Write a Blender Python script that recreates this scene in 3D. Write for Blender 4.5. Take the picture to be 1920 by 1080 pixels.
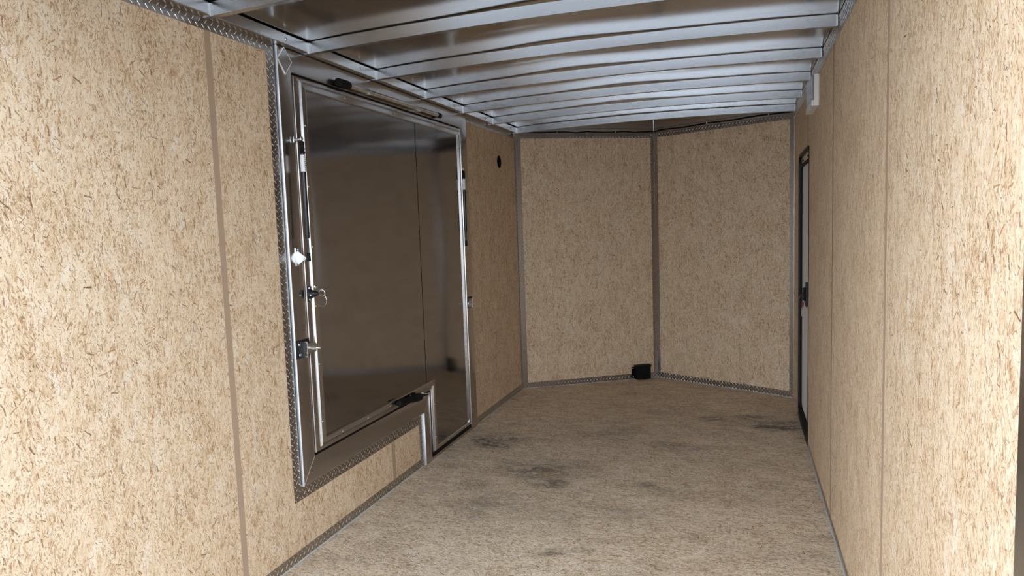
import bpy, bmesh, math, random
from mathutils import Vector, Matrix
random.seed(7)
scene = bpy.context.scene
for o in list(bpy.data.objects): bpy.data.objects.remove(o)
COL = scene.collection

# ------------------------------------------------------------------ camera
YAW, PITCH, ROLL, FPX, CAMH = -.3292, -.0896, -.0346, 1264.36, 1.4493
def cam_axes():
    cy, sy, cp, sp = math.cos(YAW), math.sin(YAW), math.cos(PITCH), math.sin(PITCH)
    F = Vector((sy*cp, cy*cp, sp)); R = Vector((cy, -sy, 0)); U = R.cross(F)
    cr, sr = math.cos(ROLL), math.sin(ROLL)
    return F, R*cr+U*sr, U*cr-R*sr
F_, R_, U_ = cam_axes()
cd = bpy.data.cameras.new('camera'); cam = bpy.data.objects.new('camera', cd); COL.objects.link(cam)
cd.sensor_width = 36; cd.lens = FPX/1920*36; cd.clip_start = .01
m3 = Matrix((R_, U_, -F_)).transposed()
cam.matrix_world = Matrix.Translation((0, 0, CAMH)) @ m3.to_4x4()
scene.camera = cam

# ------------------------------------------------------------------ sky and exposure
w = bpy.data.worlds.new('overcast_sky'); scene.world = w; w.use_nodes = True
nt = w.node_tree; nt.nodes.clear()
wo = nt.nodes.new('ShaderNodeOutputWorld'); bg = nt.nodes.new('ShaderNodeBackground')
tc = nt.nodes.new('ShaderNodeTexCoord'); sx = nt.nodes.new('ShaderNodeSeparateXYZ'); cr = nt.nodes.new('ShaderNodeValToRGB')
nt.links.new(tc.outputs['Generated'], sx.inputs[0]); nt.links.new(sx.outputs['Z'], cr.inputs[0]); nt.links.new(cr.outputs[0], bg.inputs[0])
cr.color_ramp.elements[0].position = 0; cr.color_ramp.elements[0].color = (.84, .93, 1.04, 1)
cr.color_ramp.elements[1].position = .8; cr.color_ramp.elements[1].color = (.78, .91, 1.07, 1)
bg.inputs[1].default_value = 1.75
nt.links.new(bg.outputs[0], wo.inputs[0])
vs = scene.view_settings
scene.display_settings.display_device = 'sRGB'
vs.view_transform = 'Standard'; vs.look = 'None'; vs.gamma = 1; vs.use_curve_mapping = False
vs.exposure = 1.42
sd = bpy.data.lights.new('hazy_sun', 'SUN'); sun = bpy.data.objects.new('hazy_sun', sd); COL.objects.link(sun)
sd.energy = .62; sd.angle = 1.3; sd.color = (.96, .98, 1.0)
sun.rotation_euler = Vector((.72, .55, -.42)).to_track_quat('-Z', 'Y').to_euler()

# ------------------------------------------------------------------ dimensions (metres)
XL, XR = -1.866, .396                     # inside faces of the side walls
YR = 1.18                                 # rear opening
NL, NC, NR = Vector((XL, 5.665, 0)), Vector((-.75, 6.344, 0)), Vector((XR, 5.776, 0))   # nose corners
TOP = 2.215                               # top of the wall boards
HC = 2.297                                # ceiling at the side rails
CROWN = .024
XM, HW = (XL+XR)/2, (XR-XL)/2
def crown(x): return CROWN*(1-((x-XM)/HW)**2)

# ------------------------------------------------------------------ materials
def new_mat(name):
    m = bpy.data.materials.new(name); m.use_nodes = True
    t = m.node_tree; b = t.nodes['Principled BSDF']
    return m, t, b
class NB:
    """small node building helper"""
    def __init__(s, t): s.t = t
    def n(s, typ, **kw):
        nd = s.t.nodes.new(typ)
        for k, v in kw.items(): setattr(nd, k, v)
        return nd
    def plug(s, sock, v):
        if isinstance(v, bpy.types.NodeSocket): s.t.links.new(v, sock)
        else: sock.default_value = v
    def math(s, op, a, b=0.0, c=None, clamp=False):
        nd = s.n('ShaderNodeMath', operation=op, use_clamp=clamp)
        s.plug(nd.inputs[0], a); s.plug(nd.inputs[1], b)
        if c is not None: s.plug(nd.inputs[2], c)
        return nd.outputs[0]
    def comb(s, x, y, z=0.0):
        nd = s.n('ShaderNodeCombineXYZ'); s.plug(nd.inputs[0], x); s.plug(nd.inputs[1], y); s.plug(nd.inputs[2], z)
        return nd.outputs[0]
    def sep(s, v):
        nd = s.n('ShaderNodeSeparateXYZ'); s.plug(nd.inputs[0], v); return nd.outputs
    def vmul(s, v, k):
        nd = s.n('ShaderNodeVectorMath', operation='MULTIPLY'); s.plug(nd.inputs[0], v); s.plug(nd.inputs[1], k); return nd.outputs[0]
    def vadd(s, v, k):
        nd = s.n('ShaderNodeVectorMath', operation='ADD'); s.plug(nd.inputs[0], v); s.plug(nd.inputs[1], k); return nd.outputs[0]
    def noise(s, v, scale=1.0, detail=2.0, rough=.5):
        nd = s.n('ShaderNodeTexNoise', noise_dimensions='3D'); s.plug(nd.inputs['Vector'], v)
        nd.inputs['Scale'].default_value = scale; nd.inputs['Detail'].default_value = detail; nd.inputs['Roughness'].default_value = rough
        return nd.outputs
    def vor(s, v, feature='F1'):
        nd = s.n('ShaderNodeTexVoronoi', voronoi_dimensions='2D', feature=feature); s.plug(nd.inputs['Vector'], v)
        nd.inputs['Scale'].default_value = 1.0
        return nd.outputs
    def ramp(s, f, stops):
        nd = s.n('ShaderNodeValToRGB'); s.plug(nd.inputs[0], f)
        e = nd.color_ramp.elements
        while len(e) < len(stops): e.new(.5)
        for q, (p, c) in zip(e, stops):
            q.position = p; q.color = (*c, 1) if len(c) == 3 else c
        return nd.outputs[0]
    def mix(s, f, a, b, blend='MIX'):
        nd = s.n('ShaderNodeMix', data_type='RGBA', blend_type=blend)
        s.plug(nd.inputs[0], f)
        for k, v in ((6, a), (7, b)):
            if isinstance(v, tuple): v = (*v, 1)
            s.plug(nd.inputs[k], v)
        return nd.outputs[2]
    def step(s, v, lo, hi):
        nd = s.n('ShaderNodeMapRange', interpolation_type='SMOOTHSTEP'); s.plug(nd.inputs[0], v)
        nd.inputs[1].default_value = lo; nd.inputs[2].default_value = hi
        return nd.outputs[0]
    def rot(s, v, ang):
        nd = s.n('ShaderNodeVectorRotate', rotation_type='Z_AXIS'); s.plug(nd.inputs['Vector'], v); s.plug(nd.inputs['Angle'], ang)
        return nd.outputs[0]

def osb(name, cols, dark, sliver, fine=1.0, grime=None, spread=1.1, smear=0.0):
    """oriented strand board: strands along the local Z axis, lying in local X-Z"""
    m, t, b = new_mat(name); N = NB(t)
    tcn = N.n('ShaderNodeTexCoord'); oi = N.n('ShaderNodeObjectInfo')
    x, y, z = N.sep(tcn.outputs['Object'])
    off = N.math('MULTIPLY', oi.outputs['Random'], 61.0)
    p = N.comb(N.math('ADD', x, off), N.math('ADD', z, N.math('MULTIPLY', off, .37)))
    wob = N.vadd(N.noise(p, 26.0, 3.0, .6)['Color'], (-.5, -.5, -.5))
    pw = N.vadd(p, N.vmul(wob, (.007, .014, 0)))
    # where the darker bits gather
    clus = N.math('SUBTRACT', N.noise(N.vmul(p, (8.5, 5.0, 0)), 1.0, 3.0, .65)['Fac'], .5)
    # pressed strands: two directions of fine grain, swapped patch by patch
    va = N.vmul(pw, (1/.020, 1/.050, 0))
    ar, ag, ab = N.sep(N.vor(va)['Color'])
    pr = N.rot(pw, N.math('MULTIPLY', N.math('SUBTRACT', ar, .5), spread))
    st = N.noise(N.vmul(pr, (150*fine, 19*fine, 0)), 1.0, 3.0, .65)['Fac']
    st2 = N.noise(N.vmul(pr, (520*fine, 70*fine, 0)), 1.0, 2.0, .6)['Fac']
    tone = N.math('ADD', N.math('MULTIPLY', ag, .16), N.math('ADD', N.math('MULTIPLY', st, .86), N.math('MULTIPLY', st2, .10)))
    tone = N.math('SUBTRACT', tone, N.math('MULTIPLY', clus, .12))
    col = N.ramp(tone, [(.30, cols[0]), (.43, cols[1]), (.54, cols[2]), (.66, cols[3])])
    wob2 = N.vadd(N.noise(p, 130.0, 2.0, .6)['Color'], (-.5, -.5, -.5))
    def flakes(cell, w, l, prob, turn, wobble=.05, dens=.0, seed=0.0):
        """one chip per cell: a small straight-edged splinter turned by a random angle"""
        q = N.vadd(N.vmul(p, (1/cell, 1/cell, 0)), (seed, seed*1.7, 0))
        V = N.vor(q); r, g, b_ = N.sep(V['Color'])
        d = N.n('ShaderNodeVectorMath', operation='SUBTRACT'); N.plug(d.inputs[0], q); N.plug(d.inputs[1], V['Position'])
        t_ = N.math('MULTIPLY', N.math('SUBTRACT', g, .5), 2.0)
        ang_ = N.math('MULTIPLY', N.math('MULTIPLY', t_, N.math('ABSOLUTE', t_)), turn)
        dd = N.vadd(N.rot(d.outputs[0], ang_), N.vmul(wob2, (wobble/cell*.032, wobble/cell*.032, 0)))
        dx, dy, _ = N.sep(dd)
        k = N.math('ADD', .35, N.math('MULTIPLY', b_, .65))
        mx = N.math('SUBTRACT', 1.0, N.step(N.math('DIVIDE', N.math('ABSOLUTE', dx), N.math('MULTIPLY', k, w/cell/2)), .75, 1.1))
        my = N.math('SUBTRACT', 1.0, N.step(N.math('DIVIDE', N.math('ABSOLUTE', dy), N.math('MULTIPLY', k, l/cell/2)), .85, 1.05))
        on = N.math('GREATER_THAN', N.math('ADD', r, N.math('MULTIPLY', clus, dens)), 1.0-prob)
        return N.math('MULTIPLY', N.math('MULTIPLY', mx, my), on), b_, g, dx
    # broad pale and tan chips
    f1, b1, g1, dx1 = flakes(.085, .030, .100, .34, 1.0, .35, -.3, 3.1)
    col = N.mix(N.math('MULTIPLY', f1, .42), col, N.mix(N.math('GREATER_THAN', b1, .62), cols[2], cols[4]))
    f2, b2, g2, dx2 = flakes(.055, .018, .052, .30, 1.2, .45, .4, 9.7)
    col = N.mix(N.math('MULTIPLY', f2, N.math('ADD', .16, N.math('MULTIPLY', b2, .30))), col, N.mix(g2, cols[0], (.60, .40, .27)))
    sl = f2
    # brownish smears of bark and fines between the strands
    sm = N.noise(N.vmul(pr, (74*fine, 19*fine, 0)), 1.0, 3.0, .7)['Fac']
    sm = N.step(N.math('ADD', sm, N.math('MULTIPLY', clus, .16)), .550-smear, .65-smear)
    col = N.mix(N.math('MULTIPLY', sm, .72), col, N.mix(st2, dark[1], cols[0]))
    sm2 = N.noise(N.vmul(N.rot(pw, N.math('MULTIPLY', N.math('SUBTRACT', ab, .5), spread*1.6)), (210, 55, 0)), 1.0, 2.0, .7)['Fac']
    sm2 = N.step(N.math('ADD', sm2, N.math('MULTIPLY', clus, .18)), .560-smear, .665-smear)
    col = N.mix(N.math('MULTIPLY', sm2, .75), col, N.mix(ab, dark[0], dark[1]))
    lt = N.step(N.noise(N.vmul(pr, (60*fine, 15*fine, 0)), 1.0, 2.0, .65)['Fac'], .56, .70)
    col = N.mix(N.math('MULTIPLY', lt, .52), col, cols[4])
    # dark splinters at three sizes
    for cell, w_, l_, pb, tn, ds, sd_, op in ((.0075, .0015, .0100, sliver*3.6, 1.3, 1.0, 21.3, .85), (.014, .0025, .0170, sliver*2.1, 1.7, 1.0, 5.9, .85),
                                          (.034, .0046, .034, sliver*1.6, 1.5, 1.2, 13.7, .90)):
        f, bb_, gg_, dx_ = flakes(cell, w_, l_, pb, tn, .26, ds, sd_)
        col = N.mix(N.math('MULTIPLY', f, N.math('MULTIPLY', N.math('ADD', .55, N.math('MULTIPLY', bb_, .45)), op)), col, N.mix(gg_, dark[0], dark[1]))
        sl = N.math('MAXIMUM', sl, f)
    if grime:
        gp = N.comb(N.math('MULTIPLY', x, 1.0), N.math('MULTIPLY', z, 1.0))
        geo = N.n('ShaderNodeNewGeometry'); wx, wy, wz = N.sep(geo.outputs['Position'])
        wp = N.comb(wx, wy)
        wpw = N.vadd(wp, N.vmul(N.vadd(N.noise(wp, 3.2, 4.0, .7)['Color'], (-.5, -.5, -.5)), (.75, .50, 0)))
        g = N.step(N.noise(N.vmul(wp, (1.6, 2.6, 0)), 1.0, 3.0, .68)['Fac'], .46, .76)
        g = N.math('MULTIPLY', g, .34)
        for (gx, gy, rx, ry, k) in grime:
            d = N.n('ShaderNodeVectorMath', operation='LENGTH')
            N.plug(d.inputs[0], N.vmul(N.vadd(wpw, (-gx, -gy, 0)), (1/rx, 1/ry, 0)))
            g = N.math('ADD', g, N.math('MULTIPLY', N.math('SUBTRACT', 1.0, N.step(d.outputs['Value'], .15, 1.0)), k))
        g = N.math('MULTIPLY', g, N.math('ADD', .45, N.math('MULTIPLY', st, 1.0)))
        fine_g = N.step(N.noise(N.vmul(wpw, (7, 26, 0)), 1.0, 3.0, .75)['Fac'], .36, .66)
        g = N.math('MULTIPLY', g, N.math('ADD', .25, N.math('MULTIPLY', fine_g, 1.1)), clamp=True)
        col = N.mix(g, col, (.125, .105, .092))
    t.links.new(col, b.inputs['Base Color'])
    b.inputs['Roughness'].default_value = .62; b.inputs['Specular IOR Level'].default_value = .3
    bp = N.n('ShaderNodeBump'); bp.inputs['Strength'].default_value = .25; bp.inputs['Distance'].default_value = .001
    t.links.new(st, bp.inputs['Height']); t.links.new(bp.outputs[0], b.inputs['Normal'])
    return m

def plain(name, col, rough=.5, metal=0.0, spec=.5, vary=.12, scale=60.0, coat=0.0):
    m, t, b = new_mat(name); N = NB(t)
    tcn = N.n('ShaderNodeTexCoord')
    nz = N.noise(tcn.outputs['Object'], scale, 3.0)['Fac']
    c = N.mix(nz, tuple(v*(1-vary) for v in col), tuple(min(1, v*(1+vary)) for v in col))
    t.links.new(c, b.inputs['Base Color'])
    t.links.new(N.math('ADD', rough-.04, N.math('MULTIPLY', nz, .08)), b.inputs['Roughness'])
    b.inputs['Metallic'].default_value = metal; b.inputs['Specular IOR Level'].default_value = spec
    b.inputs['Coat Weight'].default_value = coat
    return m

def metal(name, col, rough, brush=(4, 4, 300), wave=0.0, wscale=(1.2, 1.2, 3.0), rvar=.12, cv=.11):
    """mill-finish aluminium: brushing along one axis and, for thin sheet, slow oil-canning waves"""
    m, t, b = new_mat(name); N = NB(t)
    tcn = N.n('ShaderNodeTexCoord'); P = tcn.outputs['Object']
    br = N.noise(N.vmul(P, brush), 1.0, 3.0, .6)['Fac']
    sm = N.noise(P, 2.3, 3.0, .6)['Fac']
    c = N.mix(br, tuple(v*(1-cv) for v in col), tuple(min(1, v*(1+cv)) for v in col))
    t.links.new(c, b.inputs['Base Color'])
    b.inputs['Metallic'].default_value = 1.0
    t.links.new(N.math('ADD', rough-rvar*.5, N.math('MULTIPLY', N.math('ADD', N.math('MULTIPLY', br, .6), N.math('MULTIPLY', sm, .4)), rvar)), b.inputs['Roughness'])
    h = None
    if wave:
        bp = N.n('ShaderNodeBump'); bp.inputs['Strength'].default_value = 1.0; bp.inputs['Distance'].default_value = wave
        t.links.new(N.noise(N.vmul(P, wscale), 1.0, 1.0, .4)['Fac'], bp.inputs['Height'])
        t.links.new(bp.outputs[0], b.inputs['Normal'])
    return m

WALLC = ((.42, .275, .16), (.615, .45, .283), (.70, .537, .366), (.755, .61, .442), (.79, .70, .575))
WALLD = ((.12, .054, .020), (.36, .185, .075))
M = {}
M['osb'] = osb('strand_board_wall', WALLC, WALLD, .18)
M['osb_floor'] = osb('strand_board_floor', ((.42, .295, .19), (.64, .50, .35), (.75, .61, .45), (.82, .70, .545), (.84, .77, .66)),
    ((.12, .068, .035), (.28, .17, .085)), .17, fine=1.45, spread=.75, smear=.035, grime=[
    (-.94, 3.55, .22, .14, .7), (.278, 4.93, .34, .17, 1.15), (.10, 5.12, .28, .13, .8), (-1.62, 4.20, .28, .22, .8), (-.92, 5.70, .25, .14, .35),
    (-.46, 3.72, .16, .10, .5), (-.43, 4.32, .30, .15, .45), (-1.30, 3.16, .35, .22, .45), (-.76, 2.77, .14, .07, .8), (-1.15, 3.75, .40, .28, .5), (-.15, 5.05, .3, .14, .5),
    (-.55, 3.25, .3, .2, .3), (-.9, 4.5, .5, .25, .3)])
M['seam'] = plain('tan_seam_filler', (.41, .295, .205), .6, vary=.06, scale=20)
M['seam_dark'] = plain('brown_seam_filler', (.27, .18, .115), .6, vary=.06, scale=20)
M['skin'] = plain('outer_skin', (.35, .35, .36), .5, .6)
M['frame'] = metal('frame_aluminium', (.49, .455, .43), .24, (6, 6, 220), wave=.0006, wscale=(1, 1.6, 1.2))
M['frame_h'] = metal('frame_aluminium_lengthwise', (.49, .455, .43), .24, (6, 220, 6), wave=.0006, wscale=(1, 1.6, 1.2))
M['panel'] = metal('door_sheet_aluminium', (.365, .35, .345), .090, (3, 3, 90), wave=.0055, wscale=(1, 2.4, 1.1), rvar=.03, cv=.05)
M['roof'] = metal('roof_sheet_aluminium', (.48, .455, .435), .16, (3, 30, 3), wave=.0, rvar=.05)
M['bow'] = metal('bow_aluminium', (.52, .54, .57), .27, (1.5, 60, 60), rvar=.05, cv=.03)
M['rail'] = metal('rail_aluminium', (.66, .65, .64), .24, (120, 4, 120))
M['tread'] = metal('tread_plate_aluminium', (.40, .37, .345), .30, (40, 40, 40))
M['treadbar'] = metal('tread_bar_aluminium', (.84, .83, .82), .24, (40, 40, 40))
M['frame_lit'] = metal('frame_aluminium_lit_side', (.66, .68, .71), .42, (9, 9, 60))  # lit copy of the frame metal: bluish outdoor brightness put into the colour
M['moulding'] = metal('moulding_aluminium', (.56, .545, .53), .24, (10, 10, 100))
M['zinc'] = metal('zinc_plated_steel', (.74, .78, .80), .33, (90, 90, 90))
M['steel'] = metal('stainless_steel', (.62, .60, .57), .25, (90, 90, 90))
M['black'] = plain('black_rubber', (.006, .006, .006), .6, spec=.15)
M['blackgloss'] = plain('black_painted_tube', (.007, .008, .011), .25, spec=.4, coat=.15)
M['blacksteel'] = plain('black_painted_steel', (.008, .008, .010), .5, spec=.3)
M['seal'] = plain('door_seal_rubber', (.010, .009, .009), .7, spec=.2)
M['white'] = plain('white_plastic', (.74, .74, .73), .4, vary=.04)
M['whitedoor'] = plain('white_door_skin', (.80, .79, .78), .65, vary=.02, spec=.15)
M['lens'] = plain('frosted_lens', (.27, .24, .24), .3, vary=.25, scale=18)
M['label'] = plain('printed_label', (.72, .73, .75), .4, vary=.05)
M['ink'] = plain('label_ink', (.05, .05, .06), .5)
M['red'] = plain('red_plastic', (.30, .02, .025), .4)
M['darkred'] = plain('dark_red_plastic', (.07, .01, .012), .4)
M['caulk'] = plain('pale_sealant', (.50, .49, .46), .6)
M['ground'] = plain('yard_asphalt', (.33, .325, .32), .9, vary=.3, scale=9)
M['ramp'] = plain('ramp_boards', (.55, .47, .38), .7, vary=.2, scale=12)
M['dark'] = plain('dark_void', (.005, .005, .005), .9, spec=.05)

# ------------------------------------------------------------------ helpers
def link(o, parent=None):
    COL.objects.link(o)
    if parent is not None: o.parent = parent
    return o
def base(p):
    """world position of a parent chain (parents are never rotated unless they are boards, which have no children)"""
    v = Vector((0, 0, 0))
    while p is not None: v += p.location; p = p.parent
    return v
def obj(name, bm, mat, parent=None, smooth=False, kind=None, origin=None):
    """bmesh in world coordinates -> one object, its origin at the parent (or at origin)"""
    o = bpy.data.objects.new(name, bpy.data.meshes.new(name))
    org = Vector(origin) if origin is not None else base(parent)
    bmesh.ops.translate(bm, verts=bm.verts, vec=-org)
    bmesh.ops.recalc_face_normals(bm, faces=bm.faces)
    bm.to_mesh(o.data); bm.free()
    if smooth:
        for f in o.data.polygons: f.use_smooth = True
        try: o.data.set_sharp_from_angle(angle=math.radians(38))
        except Exception: pass
    o.data.materials.append(mat)
    link(o, parent)
    o.location = org-base(parent)
    if kind: o['kind'] = kind
    obj.last = o.name
    return o
def empty(name, loc, parent=None):
    o = bpy.data.objects.new(name, None); o.empty_display_size = .05
    link(o, parent); o.location = Vector(loc)-base(parent); return o
def tag(o, label=None, cat=None, group=None, kind=None):
    if label: o['label'] = label
    if cat: o['category'] = cat
    if group: o['group'] = group
    if kind: o['kind'] = kind
    return o
def structure(o, label): o['kind'] = 'structure'; o['label'] = label; return o
def bx(bm, x0, x1, y0, y1, z0, z1, bev=0.0):
    vs_ = [bm.verts.new(v) for v in ((x0,y0,z0),(x1,y0,z0),(x1,y1,z0),(x0,y1,z0),(x0,y0,z1),(x1,y0,z1),(x1,y1,z1),(x0,y1,z1))]
    fs = [bm.faces.new([vs_[i] for i in q]) for q in ((0,3,2,1),(4,5,6,7),(0,1,5,4),(1,2,6,5),(2,3,7,6),(3,0,4,7))]
    if bev:
        es = list({e for f in fs for e in f.edges})
        bmesh.ops.bevel(bm, geom=es, offset=bev, segments=2, affect='EDGES', profile=.5)
def prism_x(bm, poly, x0, x1, bev=0.0):
    """polygon in (y, z) extruded along x"""
    a = [bm.verts.new((x0, y, z)) for y, z in poly]; b = [bm.verts.new((x1, y, z)) for y, z in poly]
    n = len(poly); fs = [bm.faces.new(a), bm.faces.new(b[::-1])]
    for i in range(n): fs.append(bm.faces.new((a[i], b[i], b[(i+1) % n], a[(i+1) % n])))
    if bev:
        es = [e for e in {e for f in fs for e in f.edges} if all(abs(v.co.x-x1) < 1e-6 for v in e.verts)]
        bmesh.ops.bevel(bm, geom=es, offset=bev, segments=2, affect='EDGES', profile=.5)
def round_edges(bm, x, pairs, r, seg):
    """round only the named edges of a prism's front face"""
    es = []
    for e_ in bm.edges:
        if all(abs(v.co.x-x) < 1e-6 for v in e_.verts):
            q = [(v.co.y, v.co.z) for v in e_.verts]
            for a, b_ in pairs:
                if min(math.dist(q[0], a)+math.dist(q[1], b_), math.dist(q[0], b_)+math.dist(q[1], a)) < 1e-5: es.append(e_)
    if es: bmesh.ops.bevel(bm, geom=es, offset=r, segments=seg, affect='EDGES', profile=.5)
def tube(bm, pts, r, seg=10, cap=True):
    """tube through points; r is a number or one radius per point"""
    pts = [Vector(p) for p in pts]; rs = r if isinstance(r, (list, tuple)) else [r]*len(pts)
    rings = []; prev = None
    for i, p in enumerate(pts):
        d = (pts[min(i+1, len(pts)-1)]-pts[max(i-1, 0)]).normalized()
        up = Vector((0, 0, 1)) if abs(d.z) < .9 else Vector((1, 0, 0))
        a = d.cross(up).normalized() if prev is None else (prev-d*prev.dot(d)).normalized()
        prev = a; b_ = d.cross(a)
        rings.append([bm.verts.new(p+(a*math.cos(k*2*math.pi/seg)+b_*math.sin(k*2*math.pi/seg))*rs[i]) for k in range(seg)])
    for q, s in zip(rings, rings[1:]):
        for k in range(seg): bm.faces.new((q[k], q[(k+1) % seg], s[(k+1) % seg], s[k]))
    if cap: bm.faces.new(rings[0][::-1]); bm.faces.new(rings[-1])
def ring(bm, c, ax1, ax2, R, r, a0=0, a1=2*math.pi, seg=28, tseg=6):
    pts = [Vector(c)+Vector(ax1)*math.cos(a0+(a1-a0)*i/seg)*R+Vector(ax2)*math.sin(a0+(a1-a0)*i/seg)*R for i in range(seg+1)]
    tube(bm, pts, r, tseg)
def dome(bm, c, n, r, h, seg=8):
    """flattened rivet or bolt head on a surface with normal n"""
    c, n = Vector(c), Vector(n).normalized()
    a = n.orthogonal().normalized(); b_ = n.cross(a)
    prev = None
    for rr, hh in ((1, 0), (.85, .55), (.45, .92)):
        q = [bm.verts.new(c+n*h*hh+(a*math.cos(k*2*math.pi/seg)+b_*math.sin(k*2*math.pi/seg))*r*rr) for k in range(seg)]
        if prev:
            for k in range(seg): bm.faces.new((prev[k], prev[(k+1) % seg], q[(k+1) % seg], q[k]))
        prev = q
    bm.faces.new(prev)
def hexnut(bm, c, n, r, h):
    c, n = Vector(c), Vector(n).normalized(); a = n.orthogonal().normalized(); b_ = n.cross(a)
    q = [[bm.verts.new(c+n*z+(a*math.cos(k*math.pi/3)+b_*math.sin(k*math.pi/3))*r) for k in range(6)] for z in (0, h)]
    for k in range(6): bm.faces.new((q[0][k], q[0][(k+1) % 6], q[1][(k+1) % 6], q[1][k]))
    bm.faces.new(q[0][::-1]); bm.faces.new(q[1])
BM = bmesh.new

def board(name, poly, origin, xdir, mat, parent, thick=.012, front=0.0, gap=0.0, floor=False):
    """flat board: polygon in local (X, Z); its own rotation puts it on the wall, so the strands run along local Z"""
    bm = BM(); s = -1 if floor else 1
    a = [bm.verts.new((u, front, v)) for u, v in poly]; b_ = [bm.verts.new((u, front+s*thick, v)) for u, v in poly]
    n = len(poly); bm.faces.new(a); bm.faces.new(b_[::-1])
    for i in range(n): bm.faces.new((a[i], b_[i], b_[(i+1) % n], a[(i+1) % n]))
    bmesh.ops.recalc_face_normals(bm, faces=bm.faces)
    es = [e for e in bm.edges if all(abs(v.co.y-front) < 1e-6 for v in e.verts)]
    bmesh.ops.bevel(bm, geom=es, offset=.0005, segments=1, affect='EDGES')
    o = bpy.data.objects.new(name, bpy.data.meshes.new(name)); bm.to_mesh(o.data); bm.free()
    o.data.materials.append(mat); link(o, parent)
    X = Vector(xdir).normalized()
    if floor: mt = Matrix(((0, 0, 1), (1, 0, 0), (0, 1, 0)))        # local X->y, Y->z, Z->x
    else: Z = Vector((0, 0, 1)); Y = Z.cross(X); mt = Matrix((X, Y, Z)).transposed()
    o.rotation_euler = mt.to_euler(); o.location = Vector(origin)-base(parent)
    return o
def rect(u0, u1, v0, v1): return [(u0, v0), (u1, v0), (u1, v1), (u0, v1)]

def tread_bars(bm, o, u, v, n, ul, vl, u0=0.0):
    pitch, row = .031, .0165
    nr = max(1, int(round(vl/row))); rowp = vl/nr
    for r in range(nr):
        k = 0
        while True:
            uu = .010+pitch*k+(pitch*.5 if r % 2 else 0); k += 1
            if uu > ul-.006: break
            vv = rowp*(r+.5); ang = math.radians(50 if r % 2 else -50)
            L, W, Hh = .0210, .0040, .0014
            if nr == 1: L = .017
            d = u*math.cos(ang)+v*math.sin(ang); e = n.cross(d)
            # keep bar ends on the plate
            half = min(L/2, (min(vv, vl-vv)+.004)/abs(math.sin(ang)), (min(uu, ul-uu))/abs(math.cos(ang)))
            c = o+u*uu+v*vv
            q = [bm.verts.new(c+d*a*half+e*b_*W/2+n*h) for a, b_, h in ((-1,0,0),(-.5,-1,0),(.5,-1,0),(1,0,0),(.5,1,0),(-.5,1,0),(-.55,0,Hh),(.55,0,Hh))]
            for f in ((0,1,6),(1,2,7,6),(2,3,7),(3,4,7),(4,5,6,7),(5,0,6)): bm.faces.new([q[i] for i in f])
def plate(bm, o, u, v, n, ul, vl, th=.002):
    q = [o+u*a+v*b_ for a, b_ in ((0,0),(ul,0),(ul,vl),(0,vl))]
    a = [bm.verts.new(p-n*.004) for p in q]; b_ = [bm.verts.new(p+n*th) for p in q]
    bm.faces.new(a[::-1]); bm.faces.new(b_)
    for i in range(4): bm.faces.new((a[i], a[(i+1) % 4], b_[(i+1) % 4], b_[i]))
def tread_strip(name, label, pieces):
    """diamond plate trim: plates plus a child with all its raised bars"""
    bm, bb = BM(), BM()
    for (o, u, v, n, ul, vl) in pieces:
        o, u, v, n = Vector(o), Vector(u).normalized(), Vector(v).normalized(), Vector(n).normalized()
        plate(bm, o, u, v, n, ul, vl); tread_bars(bb, o+n*.002, u, v, n, ul, vl)
    s = structure(obj(name, bm, M['tread']), label)
    obj('raised_tread', bb, M['treadbar'], s, kind='stuff')
    return s
EX, EY, EZ = Vector((1,0,0)), Vector((0,1,0)), Vector((0,0,1))

# ------------------------------------------------------------------ structure: ground, ramp, floor
bm = BM(); bx(bm, -14, 12, -16, 12, -.80, -.70)
structure(obj('ground', bm, M['ground']), 'grey yard surface under and behind the trailer')
bm = BM()
for a in [(XL, 1.14, -.02), (XR, 1.14, -.02), (XR, -.95, -.62), (XL, -.95, -.62)]: bm.verts.new(a)
bm.verts.ensure_lookup_table(); f = bm.faces.new(bm.verts); bmesh.ops.solidify(bm, geom=[f], thickness=.04)
structure(obj('trim_1', bm, M['ramp']), 'lowered rear ramp door outside the opening')

bm = BM(); pl = [(XL-.05, 1.14), (XR+.05, 1.14), (XR+.05, 5.80), (-.75, 6.40), (XL-.05, 5.70)]
a = [bm.verts.new((x, y, -.06)) for x, y in pl]; b2 = [bm.verts.new((x, y, -.0185)) for x, y in pl]
bm.faces.new(a[::-1]); bm.faces.new(b2)
for i in range(5): bm.faces.new((a[i], a[(i+1) % 5], b2[(i+1) % 5], b2[i]))
floor = structure(obj('floor', bm, M['dark']), 'worn strand board floor with grey scuffs and tyre dirt')
cuts = [1.14, 2.147, 3.366, 4.585]
e = .0003
for y0, y1 in zip(cuts, cuts[1:]): board('floor_panel', [(y0+e, XL), (y1-e, XL), (y1-e, XR), (y0+e, XR)], (0, 0, 0), EX, M['osb_floor'], floor, .018, floor=True)
board('floor_panel', [(4.585+e, XL), (NL.y, XL), (NC.y, NC.x), (NR.y, XR), (4.585+e, XR)], (0, 0, 0), EX, M['osb_floor'], floor, .018, floor=True)

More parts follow.
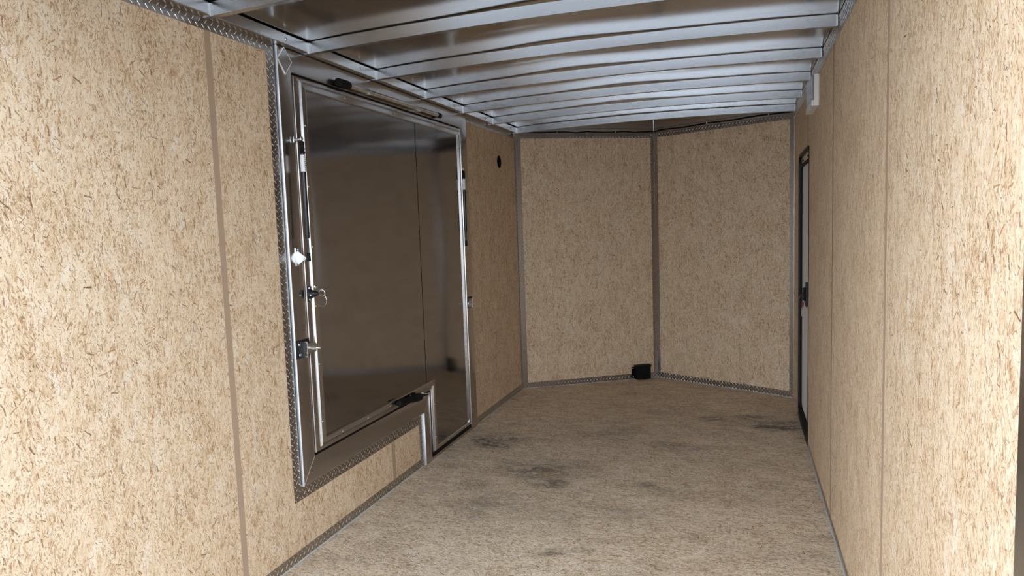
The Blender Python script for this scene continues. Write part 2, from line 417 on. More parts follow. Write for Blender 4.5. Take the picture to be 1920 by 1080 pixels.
# ------------------------------------------------------------------ walls
bm = BM(); bx(bm, XL-.05, XL-.025, 1.1, 5.69, -.06, 2.40)
wl = structure(obj('wall_left', bm, M['skin']), 'left wall of pale strand boards with tan seam strips')
S1, S2 = (2.065, 2.089), (3.280, 3.305)
OL = (XL, 0, 0)
board('strand_board', rect(YR-.1, S1[0], .03, TOP), OL, EY, M['osb'], wl)
board('strand_board', [(S1[1], .03), (S2[0], .03), (S2[0], .285), (2.42, .285), (2.42, TOP), (S1[1], TOP)], OL, EY, M['osb'], wl)
board('strand_board', rect(S2[1], 3.64, .03, .285), OL, EY, M['osb'], wl)
board('strand_board', rect(4.49, 5.665, .03, TOP), OL, EY, M['osb'], wl)
board('seam_strip', rect(S1[0]-.004, S1[1]+.004, .03, TOP), OL, EY, M['seam'], wl, .008, -.0005)
board('seam_strip', rect(S2[0]-.004, S2[1]+.004, .03, .285), OL, EY, M['seam'], wl, .008, -.0005)

bm = BM()
DY0, DY1, DZ0, DZ1 = 4.535, 5.305, .03, 1.885       # entry door opening
bx(bm, XR+.06, XR+.085, 1.1, 5.80, -.06, 2.40)
wr = structure(obj('wall_right', bm, M['skin']), 'right wall of pale strand boards with narrow tan seams')
OR = (XR, 0, 0)
R1, R2, R3 = (2.184, 2.208), (3.398, 3.412), (4.630, 4.640)
dn = Vector((0, -1, 0))
def rwall(y0, y1, z0, z1, name='strand_board', mat='osb', th=.012, fr=0.0): return board(name, rect(-y1, -y0, z0, z1), OR, dn, M[mat], wr, th, fr)
rwall(YR, R1[0], .03, TOP); rwall(R1[1], R2[0], .03, TOP)
board('strand_board', [(-R3[0], DZ1), (-DY0, DZ1), (-DY0, .03), (-R2[1], .03), (-R2[1], TOP), (-R3[0], TOP)], OR, dn, M['osb'], wr)
board('strand_board', [(-5.776, .03), (-DY1, .03), (-DY1, DZ1), (-R3[1], DZ1), (-R3[1], TOP), (-5.776, TOP)], OR, dn, M['osb'], wr)
for s, za in ((R1, .03), (R2, .03), (R3, DZ1)): rwall(s[0]-.004, s[1]+.004, za, TOP, 'seam_strip', 'seam' if s is R1 else 'seam_dark', .008, -.0005)

def nose(name, label, P0, P1):
    t = (P1-P0).normalized(); n = EZ.cross(t); ln_ = (P1-P0).length
    bm = BM(); q = [P0+n*.02-t*.05, P1+n*.02+t*.05, P1+n*.045+t*.05, P0+n*.045-t*.05]
    a = [bm.verts.new((p.x, p.y, -.06)) for p in q]; b_ = [bm.verts.new((p.x, p.y, 2.40)) for p in q]
    bm.faces.new(a[::-1]); bm.faces.new(b_)
    for i in range(4): bm.faces.new((a[i], a[(i+1) % 4], b_[(i+1) % 4], b_[i]))
    wl_ = structure(obj(name, bm, M['skin']), label)
    board('strand_board', rect(0, ln_, .03, TOP+.008), P0, t, M['osb'], wl_)
    return t, -n, ln_
tl, nl, ll = nose('wall_front_left', 'left half of the pointed front wall, one strand board', NL, NC)
tr, nr_, lr = nose('wall_front_right', 'right half of the pointed front wall, one strand board', NC, NR)

# ------------------------------------------------------------------ ceiling: sheet and bows
BOWS = [2.638+.589*k for k in range(-2, 6)]
def sheet_z(x, y):
    k = (y-BOWS[0])/.589; ph = k-math.floor(k)
    bi = int(round(k))
    lift = .0030+.0065*math.exp(-((x+.80+.10*math.sin(bi*2.1))/.30)**2)*(1 if bi < 7 else .3)
    sag = .004*math.sin(math.pi*ph)**2*(.6+.4*math.sin(2.3*x+1.7*y))
    side = min(1.0, (x-XL)/.25, (XR-x)/.25)
    return HC+crown(x)+lift*max(0, side)+.002-sag*max(0, side)*.55
bm = BM(); nx, ny = 90, 230; y0, y1 = 1.10, 6.40
grid = [[bm.verts.new((XL-.03+(XR-XL+.06)*i/nx, y0+(y1-y0)*j/ny, 0)) for i in range(nx+1)] for j in range(ny+1)]
for r in grid:
    for v in r: v.co.z = sheet_z(min(max(v.co.x, XL), XR), v.co.y)
for j in range(ny):
    for i in range(nx): bm.faces.new((grid[j][i], grid[j][i+1], grid[j+1][i+1], grid[j+1][i]))
bx(bm, XL-.05, XR+.085, 1.1, 6.45, 2.375, 2.40)
ceil = structure(obj('ceiling', bm, M['roof'], smooth=True), 'shiny aluminium roof sheet carried on eight cross bows')
for by in BOWS:
    bm = BM(); prof = [(0, 0), (0, -.049), (.030, -.049), (.030, 0)]
    xs = [XL+.012+(XR-.006-XL-.012)*i/24 for i in range(25)]
    rows = [[bm.verts.new((x, by+dy, HC+crown(x)+dz)) for dy, dz in prof] for x in xs]
    for q, s in zip(rows, rows[1:]):
        for k in range(4): bm.faces.new((q[k], q[(k+1) % 4], s[(k+1) % 4], s[k]))
    bm.faces.new(rows[0]); bm.faces.new(rows[-1][::-1])
    es = [ed for ed in bm.edges if abs(ed.verts[0].co.x-ed.verts[1].co.x) > .01]
    bmesh.ops.bevel(bm, geom=es, offset=.0022, segments=2, affect='EDGES')
    bow = obj('roof_bow', bm, M['bow'], ceil, smooth=True)
    bm = BM()
    bx(bm, XL+.050, XL+.056, by-.006, by+.001, HC-.050, HC-.004); obj('end_bracket', bm, M['zinc'], bow)
    bm = BM(); bx(bm, XR-.012, XR-.007, by-.006, by+.001, HC-.046, HC-.004); obj('end_bracket', bm, M['zinc'], bow)

# top rails
bm = BM(); bx(bm, XL-.02, XL+.050, 1.15, 5.66, 2.2515, HC-.001, .002)
rl = structure(obj('trim_2', bm, M['rail']), 'smooth aluminium top rail above the left wall')
for k in range(len(BOWS)):
    bm = BM(); dome(bm, (XL+.050, BOWS[k]-.16, 2.272), EX, .008, .005); obj('rail_bolt', bm, M['zinc'], rl, smooth=True)
bm = BM()
for t, n, P0, ln_ in ((tl, nl, NL, ll), (tr, nr_, NC, lr)):
    plate(bm, P0+EZ*2.300, t, EZ, n, ln_, .040, .006)
    plate(bm, P0+EZ*2.262, t, EZ, n, ln_, .0355, .004)
bx(bm, NC.x-.002, NC.x+.002, NC.y-.010, NC.y, 2.275, 2.325)
structure(obj('trim_3', bm, M['rail']), 'smooth aluminium top rail following the pointed front wall')

# rear frame posts and header of the opening
bm = BM(); bx(bm, XR-.004, XR+.06, 1.02, 1.178, -.05, 2.40, .003)
structure(obj('trim_4', bm, M['rail']), 'grey aluminium rear post at the right edge of the opening')
bm = BM(); bx(bm, XL-.05, XL, .98, 1.075, -.05, 2.40); bx(bm, XL-.05, XR+.06, .98, 1.12, 2.20, 2.42)
structure(obj('trim_5', bm, M['rail']), 'aluminium rear post and header on the left of the opening')

# ------------------------------------------------------------------ diamond plate trims
FX = XL+.015                                   # face of the door frame
tread_strip('trim_6', 'diamond plate strip above the left wall, behind the door frame', [((XL, YR, 2.212), EY, EZ, EX, 2.402-YR, .040)])
tread_strip('trim_7', 'diamond plate strip above the far left wall next to the nose', [((XL, 4.475, 2.212), EY, EZ, EX, 5.665-4.475, .040)])
tread_strip('trim_8', 'diamond plate border left of and below the big aluminium door', [
    ((XL, 2.402, .270), EZ, EY, EX, 2.252-.270, .048), ((XL, 2.450, .270), EY, EZ, EX, 3.618-2.450, .066), ((XL, 3.618, 0), EZ, EY, EX, .336, .060)])
tread_strip('baseboard_left', 'diamond plate kick strip along the left floor edge', [((XL, YR, 0), EY, EZ, EX, 3.617-YR, .050)])
tread_strip('baseboard_left.001', 'diamond plate kick strip on the left between door and nose', [((XL, 4.502, 0), EY, EZ, EX, 5.665-4.502, .050)])
tread_strip('baseboard_right', 'narrow diamond plate kick strip along the right floor edge', [((XR, YR, 0), EY, EZ, -EX, DY0-YR, .036)])
tread_strip('baseboard_right.001', 'short diamond plate kick strip between entry door and nose', [((XR, DY1+.012, 0), EY, EZ, -EX, 5.776-DY1-.012, .036)])
tread_strip('trim_9', 'diamond plate strip along the top of the right wall', [((XR, YR, 2.213), EY, EZ, -EX, 5.776-YR, .082)])
tread_strip('trim_10', 'diamond plate strip along the top of the pointed front wall', [
    (NL+EZ*2.218, tl, EZ, nl, ll, .056), (NC+EZ*2.218, tr, EZ, nr_, lr, .056)])
tread_strip('baseboard_front', 'diamond plate kick strip along the foot of the pointed front wall', [
    (NL, tl, EZ, nl, ll, .052), (NC, tr, EZ, nr_, lr, .052)])
tread_strip('trim_11', 'diamond plate angle in the left front corner', [
    (NL+nl*.002, EZ, tl, nl, 2.27, .050), (NL+EX*.002-EY*.028, EZ, EY, EX, 2.25, .028)])
tread_strip('trim_12', 'diamond plate angle up the middle of the pointed front wall', [
    (NC+nl*.002-tl*.036, EZ, tl, nl, 2.28, .034), (NC+nr_*.002, EZ, tr, nr_, 2.28, .036)])
tread_strip('trim_13', 'diamond plate angle in the right front corner', [
    (NR+nr_*.002-tr*.034, EZ, tr, nr_, 2.27, .034), (NR-EX*.002-EY*.030, EZ, EY, -EX, 2.29, .030)])
# pale sealant beads along the floor edges
bm = BM()
def bead(p, q, n, r=.004):
    p, q = Vector(p), Vector(q); k = max(2, int((q-p).length/.09))
    tube(bm, [p.lerp(q, i/k)+Vector(n)*(.003+random.uniform(-.001, .0015))+EZ*.001 for i in range(k+1)], [r*random.uniform(.7, 1.25) for i in range(k+1)], 6)
bead((XL, YR, 0), (XL, 3.63, 0), EX); bead((XL, 4.5, 0), NL, EX, .003); bead(NL, NC, nl, .003); bead(NC, NR, nr_); bead((XR, YR, 0), (XR, DY0-.03, 0), -EX)
structure(obj('trim_14', bm, M['caulk'], smooth=True), 'pale sealant bead along the floor edges')

# ------------------------------------------------------------------ door_1: big L-shaped aluminium side door in its frame
door = structure(empty('door_1', (XL, 3.46, 0)), 'big L-shaped aluminium side door in a wide aluminium frame')
FO = [(2.447, 2.2505), (4.512, 2.2505), (4.512, 0), (3.655, 0), (3.655, .332), (2.447, .332)]         # frame outside
FI = [(2.539, 2.150), (4.402, 2.150), (4.402, 0), (3.738, 0), (3.738, .444), (2.539, .444)]           # frame inside
def spread_yz(pl, k): return [(y*k, z if z < .06 else CAMH+(z-CAMH)*k) for y, z in pl]
FO, FI = spread_yz(FO, 1.0038), spread_yz(FI, 1.0038)
FO[0] = (FO[0][0], 2.2505); FO[1] = (FO[1][0], 2.2505)
names = ['frame_header', 'frame_stile', None, 'frame_post', 'frame_rail', 'frame_stile']
for i, nm in enumerate(names):
    if not nm: continue
    j = (i+1) % 6
    bm = BM(); prism_x(bm, [FO[i], FO[j], FI[j], FI[i]], XL-.022, FX)
    round_edges(bm, FX, [(FO[i], FO[j])], .006, 5); round_edges(bm, FX, [(FI[j], FI[i])], .0025, 3)
    obj(nm, bm, M['frame_h' if i in (0, 4) else 'frame'], door, smooth=True)
    if i in (3, 5):
        fo_ = bpy.data.objects[obj.last]
        fo_.data.materials.append(M['frame_lit'])
        for f in fo_.data.polygons:
            if f.normal.y < -.25: f.material_index = 1  # faces towards the rear opening take the painted lit colour
bm = BM(); bx(bm, XL-.022, FX-.003, FI[3][0], FI[2][0], -.002, .018, .001)
obj('frame_sill', bm, M['frame_h'], door)
bm = BM(); prism_x(bm, [(q[0]+dy, q[1]+dz) for q, (dy, dz) in zip(FI, ((0, 0),)*6)], XL-.020, XL+.006)
obj('door_seal', bm, M['seal'], door)
# leaf: mitred boards, riveted mouldings, two sheets
LO = [(2.5405, 2.139), (4.384, 2.139), (4.384, .052), (3.748, .052), (3.748, .458), (2.5405, .458)]
MO = [(2.574, 2.122), (4.366, 2.122), (4.366, .062), (3.757, .062), (3.757, .475), (2.574, .475)]
MI = [(2.613, 2.086), (4.331, 2.086), (4.331, .088), (3.789, .088), (3.789, .513), (2.613, .513)]
LO, MO, MI = spread_yz(LO, 1.0045), spread_yz(MO, 1.0045), spread_yz(MI, 1.0045)
LX = XL+.021
lnames = ['leaf_rail', 'leaf_stile', 'leaf_rail', 'leaf_stile', 'leaf_rail', 'leaf_stile']
for i in range(6):
    j = (i+1) % 6
    bm = BM(); prism_x(bm, [LO[i], LO[j], MO[j], MO[i]], XL+.0065, LX); round_edges(bm, LX, [(LO[i], LO[j])], .003, 3)
    obj(lnames[i], bm, M['frame_h' if i % 2 == 0 else 'frame'], door, smooth=True)
    # moulding profile: (fraction outer->inner, height above the wall face)
    prof = [(0, .0205), (.02, .0240), (.17, .0305), (.22, .0305), (.26, .0270), (.88, .0308), (.95, .0305), (1.0, .0280), (1.0, .012)]
    bm = BM(); L = lambda a, b_, t: (a[0]+(b_[0]-a[0])*t, a[1]+(b_[1]-a[1])*t)
    ra = [bm.verts.new((XL+h, *L(MO[i], MI[i], t))) for t, h in prof]; rb = [bm.verts.new((XL+h, *L(MO[j], MI[j], t))) for t, h in prof]
    for k in range(len(prof)-1): bm.faces.new((ra[k], ra[k+1], rb[k+1], rb[k]))
    bm.faces.new((ra[-1], ra[0], rb[0], rb[-1])); bm.faces.new(ra); bm.faces.new(rb[::-1])
    mo = obj('moulding', bm, M['moulding'], door)
    A, B_ = L(MO[i], MI[i], .52), L(MO[j], MI[j], .52); ln_ = math.dist(A, B_); k = max(2, int(ln_/.235))
    bm = BM()
    for q in range(k):
        yy, zz = L(A, B_, (q+.35)/k); dome(bm, (XL+.0278, yy, zz), EX, .0048, .0028)
    obj('rivets', bm, M['zinc'], mo, smooth=True, kind='stuff')
SX = XL+.0195
SEAM = 3.707
bm = BM(); prism_x(bm, [(MI[0][0]-.012, 2.10), (SEAM-.0035, 2.10), (SEAM-.0035, .50), (MI[0][0]-.012, .50)], SX-.004, SX)
obj('door_sheet', bm, M['panel'], door)
bm = BM(); prism_x(bm, [(SEAM+.0035, 2.10), (MI[1][0]+.012, 2.10), (MI[1][0]+.012, .075), (MI[3][0]-.012, .075), (MI[3][0]-.012, .50), (SEAM+.0035, .50)], SX-.004, SX)
obj('door_sheet', bm, M['panel'], door)
# welded diamond gusset on the frame corner
gc = (2.502, 2.196); bm = BM(); prism_x(bm, [(gc[0]-.047, gc[1]), (gc[0], gc[1]+.052), (gc[0]+.047, gc[1]), (gc[0], gc[1]-.058)][::-1], FX-.002, FX+.005, .0008)
gu = obj('gusset_plate', bm, M['frame'], door)
bm = BM(); cor = [(gc[0]-.047, gc[1]), (gc[0], gc[1]+.052), (gc[0]+.047, gc[1]), (gc[0], gc[1]-.058)]
for a, b_ in zip(cor, cor[1:]+cor[:1]):
    for k in range(13):
        t = k/13; dome(bm, (FX, a[0]+(b_[0]-a[0])*t, a[1]+(b_[1]-a[1])*t), EX, .0030, .0070, 6)
obj('weld_bead', bm, M['rail'], gu, smooth=True, kind='stuff')
bm = BM()
for (a, b_) in ((FO[5], FI[5]), (FO[0], FI[0]), (FO[4], FI[4])):
    for k in range(26):
        t = (k+.5)/26
        dome(bm, (FX-.0008, a[0]+(b_[0]-a[0])*t, a[1]+(b_[1]-a[1])*t), EX, .0034, .0022, 6)
obj('weld_bead', bm, M['moulding'], door, smooth=True, kind='stuff')

# ------------------------------------------------------------------ door_2: narrow black-framed entry door on the right
d2 = structure(empty('door_2', (XR, (DY0+DY1)/2, 0)), 'white entry door in a black frame at the far end of the right wall')
def rrect(y0, y1, z0, z1, r, seg=6):
    pts = []
    for cy, cz, a0 in ((y1-r, z1-r, 0), (y0+r, z1-r, 90), (y0+r, z0+r, 180), (y1-r, z0+r, 270)):
        for k in range(seg+1):
            a = math.radians(a0+90*k/seg); pts.append((cy+r*math.cos(a), cz+r*math.sin(a)))
    return pts
def ringprism(bm, outer, inner, x0, x1):
    n = len(outer)
    V = [[bm.verts.new((x, *p)) for p in pl_] for pl_, x in ((outer, x0), (inner, x0), (outer, x1), (inner, x1))]
    for i in range(n):
        j = (i+1) % n
        bm.faces.new((V[0][i], V[0][j], V[1][j], V[1][i])); bm.faces.new((V[2][i], V[2][j], V[3][j], V[3][i]))
        bm.faces.new((V[0][i], V[0][j], V[2][j], V[2][i])); bm.faces.new((V[1][i], V[1][j], V[3][j], V[3][i]))
bm = BM(); ringprism(bm, rrect(DY0-.006, DY1+.006, .022, DZ1+.006, .07), rrect(DY0+.010, DY1-.010, .045, DZ1-.012, .06), XR-.0035, XR+.058)
obj('door_frame', bm, M['blacksteel'], d2, smooth=True)
bm = BM(); ringprism(bm, rrect(DY0+.010, DY1-.010, .045, DZ1-.012, .06), rrect(DY0+.018, DY1-.018, .060, DZ1-.075, .05), XR+.012, XR+.030)
obj('inner_frame', bm, M['steel'], d2, smooth=True)
bm = BM(); prism_x(bm, rrect(DY0+.004, DY1-.004, .05, DZ1-.016, .06), XR+.022, XR+.050)
obj('door_leaf', bm, M['whitedoor'], d2)
bm = BM(); ringprism(bm, rrect(DY0+.018, DY1-.018, .060, DZ1-.064, .05), rrect(DY0+.024, DY1-.024, .072, DZ1-.082, .045), XR+.008, XR+.026)
obj('door_gasket', bm, M['seal'], d2, smooth=True)
bm = BM()
for k in range(4): bx(bm, XR-.004+.013*k, XR+.006+.013*k, DY0, DY1, -.010, .012+.012*k, .001)
obj('threshold', bm, M['blacksteel'], d2)
bm = BM(); bx(bm, XR+.006, XR+.024, 4.80, 4.855, .86, 1.02, .004); tube(bm, [(XR-.004, 4.83, .985), (XR-.004, 4.83, .90)], .009, 8); tube(bm, [(XR-.004, 4.83, .98), (XR+.01, 4.83, .98)], .008, 8); tube(bm, [(XR-.004, 4.83, .905), (XR+.01, 4.83, .905)], .008, 8)
obj('door_latch', bm, M['blacksteel'], d2, smooth=True)
for yy in (4.75, 5.10):
    bm = BM(); dome(bm, (XR+.012, yy, DZ1-.045), -EX, .007, .005); obj('screw', bm, M['dark'], d2, smooth=True)

# keys in the entry door latch
kr = tag(empty('door_keys', (XR+.006, 4.85, .90)), 'red-tagged keys hanging from the latch of the white entry door', 'keys')
bm = BM(); tube(bm, [(XR-.010, 4.868, .942), (XR-.024, 4.884, .922)], [.005, .006], 8); obj('key_head', bm, M['darkred'], kr, smooth=True)
bm = BM(); tube(bm, [(XR-.024, 4.884, .922), (XR-.034, 4.896, .900)], .002, 6); obj('key_blade', bm, M['steel'], kr)
bm = BM(); prism_x(bm, [(4.83, .872), (4.855, .884), (4.88, .873), (4.872, .856), (4.84, .856)], XR-.013, XR-.004); tube(bm, [(XR-.009, 4.85, .868), (XR+.004, 4.85, .895)], .002, 6)
obj('key_tag', bm, M['red'], kr)
bm = BM(); ring(bm, (XR-.014, 4.86, .838), EY, EZ, .010, .003); tube(bm, [(XR-.014, 4.86, .828), (XR-.013, 4.855, .790)], .0035, 6); obj('hanging_key', bm, M['steel'], kr, smooth=True)
bm = BM(); tube(bm, [(XR-.006, 4.86, .868), (XR-.010, 5.1, .867), (XR-.012, 5.45, .868), (XR-.005, 5.752, .868)], .0011, 6)
tag(obj('stretched_cord', bm, M['black'], smooth=True), 'thin dark cord stretched from the corner trim to the entry door latch', 'cord')

# ------------------------------------------------------------------ gas struts
def gas_strut(y, label, side, xo):
    """tube, rod and ball ends; side is +1 when the frame bracket lies towards -y"""
    x = XL+xo; t = tag(empty('gas_strut', (FX, y, 1.35)), label, 'gas strut', 'gas struts of the aluminium door')
    yb = y-.004*side
    bm = BM(); tube(bm, [(x, y, 1.80), (x, y-.001*side, 1.44), (x, y-.001*side, 1.432)], [.0105, .0105, .009], 14); tube(bm, [(x, y, 1.455), (x, y, 1.452)], .0112, 14)
    obj('cylinder_tube', bm, M['blackgloss'], t, smooth=True)
    bm = BM(); tube(bm, [(x, y, 1.795), (x, y, 1.722)], .0115, 14); lb = obj('printed_label', bm, M['label'], t, smooth=True); lb['label'] = 'silver white printed sleeve'
    bm = BM()
    for k in range(7):
        zz = 1.785-.009*k; bx(bm, x+.0100, x+.0118, y-.004+.001*(k % 2), y+.003, zz-.003, zz)
    obj('print_lines', bm, M['ink'], lb, kind='stuff')
    bm = BM(); tube(bm, [(x, y, 1.800), (x, y, 1.808), (x, y, 1.812), (x, y, 1.822), (x, y, 1.826), (x, y, 1.848), (x, y, 1.853)], [.0118, .0118, .0100, .0118, .0105, .0105, .008], 14)
    obj('upper_end_fitting', bm, M['black'], t, smooth=True)
    bm = BM(); tube(bm, [(x, y, 1.434), (x, y, 1.352)], .0048, 10); obj('piston_rod', bm, M['blackgloss'], t, smooth=True)
    bm = BM(); tube(bm, [(x, y, 1.368), (x, y, 1.332)], [.008, .0095], 10); obj('lower_end_fitting', bm, M['black'], t, smooth=True)
    # upper stud on the leaf
    bm = BM(); tube(bm, [(LX, y, 1.862), (x+.004, y, 1.862)], .0045, 8); ring(bm, (x, y, 1.864), EY, EZ, .008, .0028, seg=16); bx(bm, LX-.001, LX+.004, y-.006, y+.006, 1.850, 1.876, .001)
    obj('upper_bracket', bm, M['zinc'], t, smooth=True)
    # lower bracket on the frame: base plate and triangular ear
    yk = y-.022*side
    bm = BM(); bx(bm, FX-.001, FX+.005, yk-.012, yk+.012, 1.312, 1.392, .001)
    bm2 = [(FX+.002, 1.380), (x+.002, 1.350), (x+.002, 1.342), (FX+.002, 1.318)]
    a = [bm.verts.new((px, yk-.002, pz)) for px, pz in bm2]; b_ = [bm.verts.new((px, yk+.002, pz)) for px, pz in bm2]
    bm.faces.new(a); bm.faces.new(b_[::-1])
    for i in range(4): bm.faces.new((a[i], b_[i], b_[(i+1) % 4], a[(i+1) % 4]))
    tube(bm, [(x-.004, yk-.004, 1.346), (x-.004, y, 1.346)], .004, 8)
    dome(bm, (FX+.007, yk, 1.384), EX, .005, .003); dome(bm, (FX+.007, yk, 1.320), EX, .005, .003)
    obj('lower_bracket', bm, M['zinc'], t, smooth=True)
    return t
gas_strut(2.530, 'black gas strut with silver label on the near side of the aluminium door', 1, .060)
gas_strut(4.386, 'thin black gas strut on the far side of the aluminium door, by the strand board', -1, .0400)

# ------------------------------------------------------------------ prop pole held in clips on the frame header
pz, px = 2.172, FX+.0225
pp = tag(empty('prop_pole', (FX, 3.4, pz)), 'shiny aluminium prop pole with black ends clipped above the big door', 'pole')
bm = BM(); tube(bm, [(px, 2.9606, pz), (px, 4.0049, pz+.006)], .0135, 18); obj('pole_tube', bm, M['steel'], pp, smooth=True)
bm = BM(); tube(bm, [(px, 2.8714, pz), (px, 2.8754, pz), (px, 2.8856, pz), (px, 2.8916, pz), (px, 2.9018, pz), (px, 2.9454, pz), (px, 2.9707, pz), (px, 2.9788, pz)], [.012, .020, .020, .0165, .0205, .0215, .019, .0142], 18)
obj('rubber_foot', bm, M['black'], pp, smooth=True)
bm = BM(); tube(bm, [(px, 3.9948, pz+.006), (px, 3.9998, pz+.006), (px, 4.0404, pz+.006), (px, 4.0455, pz+.006)], [.0145, .0165, .0165, .013], 18); obj('end_cap', bm, M['black'], pp, smooth=True)
for yy in (3.150, 3.718):
    bm = BM(); bx(bm, FX-.001, FX+.003, yy-.011, yy+.011, pz-.012, pz+.012)
    for q in range(2):
        ring(bm, (px, yy-.008+.016*q, pz+.002), EX, EZ, .0158, .0018, math.radians(35), math.radians(325), 18, 5)
    bx(bm, px+.0135, px+.016, yy-.010, yy+.010, pz+.010, pz+.020); bx(bm, px+.0135, px+.016, yy-.010, yy+.010, pz-.016, pz-.006)
    obj('spring_clip', bm, M['steel'], pp)

# ------------------------------------------------------------------ grip handle on the lower ledge of the door
gx = LX+.0262; gh = tag(empty('grip_handle', (LX, 3.38, .47)), 'thick black rubber grip handle lying along the lower ledge of the aluminium door', 'handle')
def gp(y): return (gx, y+.045, .490-.104*(y-3.24))
bm = BM(); tube(bm, [gp(3.245), gp(3.250), gp(3.30), gp(3.36), gp(3.38), gp(3.44), gp(3.495), gp(3.512), gp(3.516)], [.010, .0165, .0180, .0165, .0180, .0235, .0245, .021, .012], 18)
obj('rubber_grip', bm, M['black'], gh, smooth=True)
bm = BM(); tube(bm, [gp(3.51), gp(3.620)], .0055, 10); obj('handle_rod', bm, M['blacksteel'], gh, smooth=True)
bm = BM(); tube(bm, [gp(3.618), gp(3.640)], [.0062, .005], 10); tube(bm, [gp(3.63), (LX-.002, 3.677, gp(3.63)[2])], .004, 8); obj('rod_tip', bm, M['zinc'], gh, smooth=True)
for a, b_ in ((3.320, gx-.008), (3.500, gx-.010)):
    bm = BM(); zc = gp(a-.045)[2]; bx(bm, LX-.008, b_, a, a+.015, zc-.010, zc+.010, .001); obj('handle_bracket', bm, M['blacksteel'], gh)

# ------------------------------------------------------------------ spring pin latch with ring
ly, lz = 2.568, 1.182
la = tag(empty('pin_latch', (LX, ly, lz)), 'small black spring pin latch with a wire ring on the near door stile', 'latch')
bm = BM(); bx(bm, LX-.0005, LX+.005, ly-.013, ly+.013, lz-.034, lz+.034, .003)
obj('latch_base', bm, M['blacksteel'], la)
bm = BM()
tube(bm, [(LX+.004, ly, lz), (LX+.016, ly+.002, lz), (LX+.036, ly+.006, lz+.002), (LX+.044, ly+.007, lz+.002), (LX+.047, ly+.008, lz+.002)], [.022, .019, .011, .0085, .004], 12)
obj('latch_body', bm, M['blacksteel'], la, smooth=True)
for c, n, r in (((LX+.005, ly, lz+.026), EX, .0065), ((LX+.005, ly, lz-.026), EX, .0065), ((LX+.020, ly-.0155, lz-.004), -EY, .005)):
    bm = BM(); dome(bm, c, n, r, .004); obj('screw', bm, M['zinc'], la, smooth=True)
bm = BM(); ring(bm, (LX+.060, ly+.012, lz+.003), EX*.9+EY*.3, EZ, .0145, .0012, seg=24); obj('pull_ring', bm, M['steel'], la, smooth=True)
bm = BM(); tube(bm, [(LX+.073, ly+.014, lz-.006), (LX+.080, ly+.016, lz-.025), (LX+.078, ly+.016, lz-.046), (LX+.064, ly+.014, lz-.058), (LX+.044, ly+.012, lz-.055), (LX+.024, ly+.010, lz-.040)], .0008, 5)
obj('wire_loop', bm, M['steel'], la, smooth=True)
bm = BM(); dome(bm, (XL+.028, ly+.040, lz+.028), EX, .012, .010); obj('stop_button', bm, M['steel'], la, smooth=True)

# ------------------------------------------------------------------ hold-down latches: plate on the frame, tongue over the leaf, bolt
def hold_down(y, z, s, label):
    """s = +1: frame on the -y side, tongue towards +y"""
    t = tag(empty('hold_down_latch', (FX, y, z)), label, 'latch', 'hold-down latches of the aluminium door')
    Y = lambda a: y+s*a
    def b(bm, x0, x1, a0, a1, z0, z1, bev=0): bx(bm, x0, x1, min(Y(a0), Y(a1)), max(Y(a0), Y(a1)), z0, z1, bev)
    bm = BM(); b(bm, FX-.0005, FX+.006, -.046, .042, z-.040, z+.040, .0015); obj('base_plate', bm, M['blacksteel'], t)
    for a, dz in ((-.028, .022), (-.026, -.024)):
        bm = BM(); dome(bm, (FX+.006, Y(a), z+dz), EX, .006, .004); obj('screw', bm, M['zinc'], t, smooth=True)
    # tongue: upright flange and rounded strap
    bm = BM(); b(bm, FX+.005, FX+.028, -.0005, .0045, z-.038, z+.032, .001)
    strap = [(.0, z-.026), (.040, z-.025)]+[(.052+.022*math.cos(a), z-.002+.023*math.sin(a)) for a in [math.radians(d) for d in range(-80, 81, 20)]]+[(.040, z+.022), (.0, z+.023)]
    prism_x(bm, [(Y(a), zz) for a, zz in (strap if s > 0 else strap[::-1])], FX+.022, FX+.027, .0008)
    obj('tongue', bm, M['steel'], t, smooth=False)
    bm = BM(); c = Y(.050)
    tube(bm, [(FX+.008, c, z-.004), (FX+.062, c, z-.004)], .0045, 10); hexnut(bm, (FX+.0272, c, z-.004), EX, .0095, .008); hexnut(bm, (FX+.037, c, z-.004), EX, .0085, .006)
    obj('bolt', bm, M['zinc'], t, smooth=False)
hold_down(2.504, .944, 1, 'black hold-down latch with a long bolt on the near frame stile')
hold_down(4.452, .924, -1, 'black hold-down latch on the far frame stile beside the strand board')

# ------------------------------------------------------------------ wall vent, junction box, lamp, cable
vy, vz = 5.243, 1.985
vt = tag(empty('cable_port', (XL, vy, vz)), 'round black opening high in the strand board left of the nose', 'vent')
circ = lambda r, n=28: [(vy+r*math.cos(2*math.pi*k/n), vz+r*math.sin(2*math.pi*k/n)) for k in range(n)]
bm = BM(); ringprism(bm, circ(.056), circ(.050), XL-.006, XL+.0015); obj('rim', bm, M['seam'], vt, smooth=True)
bm = BM(); prism_x(bm, circ(.050), XL-.008, XL+.0008); obj('hole_shade', bm, M['dark'], vt)  # flat black disc stands in for the shade inside the hole

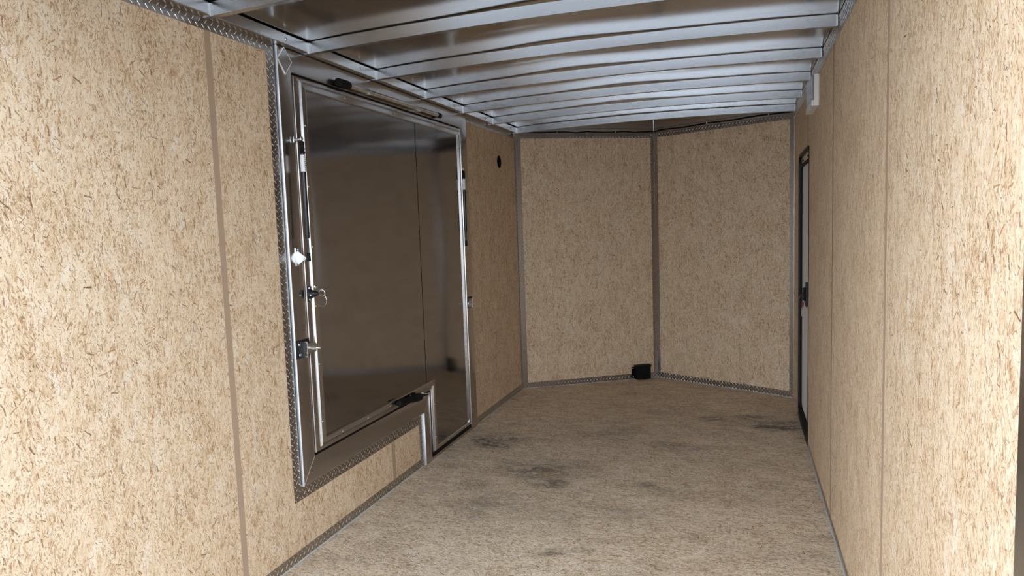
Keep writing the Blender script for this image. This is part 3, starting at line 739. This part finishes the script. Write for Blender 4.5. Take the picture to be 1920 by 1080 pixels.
# box on the nose foot, square to the left front wall
bo = NL+tl*1.066          # left end of the box along the wall
jb = tag(empty('junction_box', bo+nl*.03), 'black junction box on the floor against the front wall beside the middle corner', 'junction box')
def wb(bm, u0, u1, d0, d1, z0, z1, bev=0.0):
    q = BM(); bx(q, u0, u1, d0, d1, z0, z1, bev)
    for v in q.verts: v.co = bo+tl*v.co.x+nl*v.co.y+EZ*v.co.z
    me = bpy.data.meshes.new('tmp'); q.to_mesh(me); q.free(); bm.from_mesh(me); bpy.data.meshes.remove(me)
bm = BM(); wb(bm, .005, .150, .004, .058, .004, .122, .006); obj('box_body', bm, M['black'], jb)
bm = BM(); wb(bm, .002, .153, .002, .062, .118, .136, .004); obj('lid', bm, M['black'], jb)
bm = BM(); wb(bm, -.022, .008, .002, .010, .045, .118, .002); obj('mounting_tab', bm, M['black'], jb)
bm = BM(); wb(bm, -.030, .008, .004, .03, .020, .045, .004); obj('cable_gland', bm, M['black'], jb)
bm = BM(); p = bo-tl*.010+nl*.011+EZ*.105; dome(bm, p, nl, .005, .003); obj('screw', bm, M['zinc'], jb, smooth=True)
bm = BM(); p = bo-tl*.016+nl*.031+EZ*.032; dome(bm, p, nl, .005, .003); obj('screw', bm, M['zinc'], jb, smooth=True)
for k in range(3):
    bm = BM(); wb(bm, .03+.035*k, .05+.035*k, .020, .045, -.0005, .006); obj('box_foot', bm, M['black'], jb)

# lamp on the right wall
ly0, ly1, lz0, lz1 = 4.00, 4.33, 2.040, 2.207
wlmp = tag(empty('wall_lamp', (XR, 4.16, lz0)), 'white rectangular lamp with dull lens high on the right wall', 'lamp')
bm = BM(); bx(bm, XR-.026, XR, ly0, ly1, lz0, lz1, .004); obj('housing', bm, M['white'], wlmp)
bm = BM(); bx(bm, XR-.036, XR-.0262, ly0+.003, ly1-.010, lz0+.034, lz1-.004, .003); obj('lens', bm, M['lens'], wlmp)
bm = BM(); bx(bm, XR-.038, XR-.0262, ly0, ly1-.002, lz0, lz0+.032, .002); obj('switch_strip', bm, M['white'], wlmp)

# cable along the top of the nose
cb = []
for k in range(15): cb.append(NL+tl*(.02+(ll-.03)*k/14)+nl*.016+EZ*(2.268+.004*math.sin(k*1.9)+.004*(k % 2)))
for k in range(1, 15): cb.append(NC+tr*((lr-.02)*k/14)+nr_*.016+EZ*(2.276+.003*math.sin(k*1.3)))
cbl = tag(empty('cable', cb[14]), 'black cable running along the top of the pointed front wall', 'cable')
bm = BM(); tube(bm, cb, .0055, 8); obj('cable_sheath', bm, M['black'], cbl, smooth=True)
for k in (4, 10, 20, 26):
    bm = BM(); p = cb[k]; bx(bm, p.x-.004, p.x+.004, p.y-.007, p.y+.005, p.z-.007, p.z+.010, .0015); obj('cable_clip', bm, M['steel'], cbl)
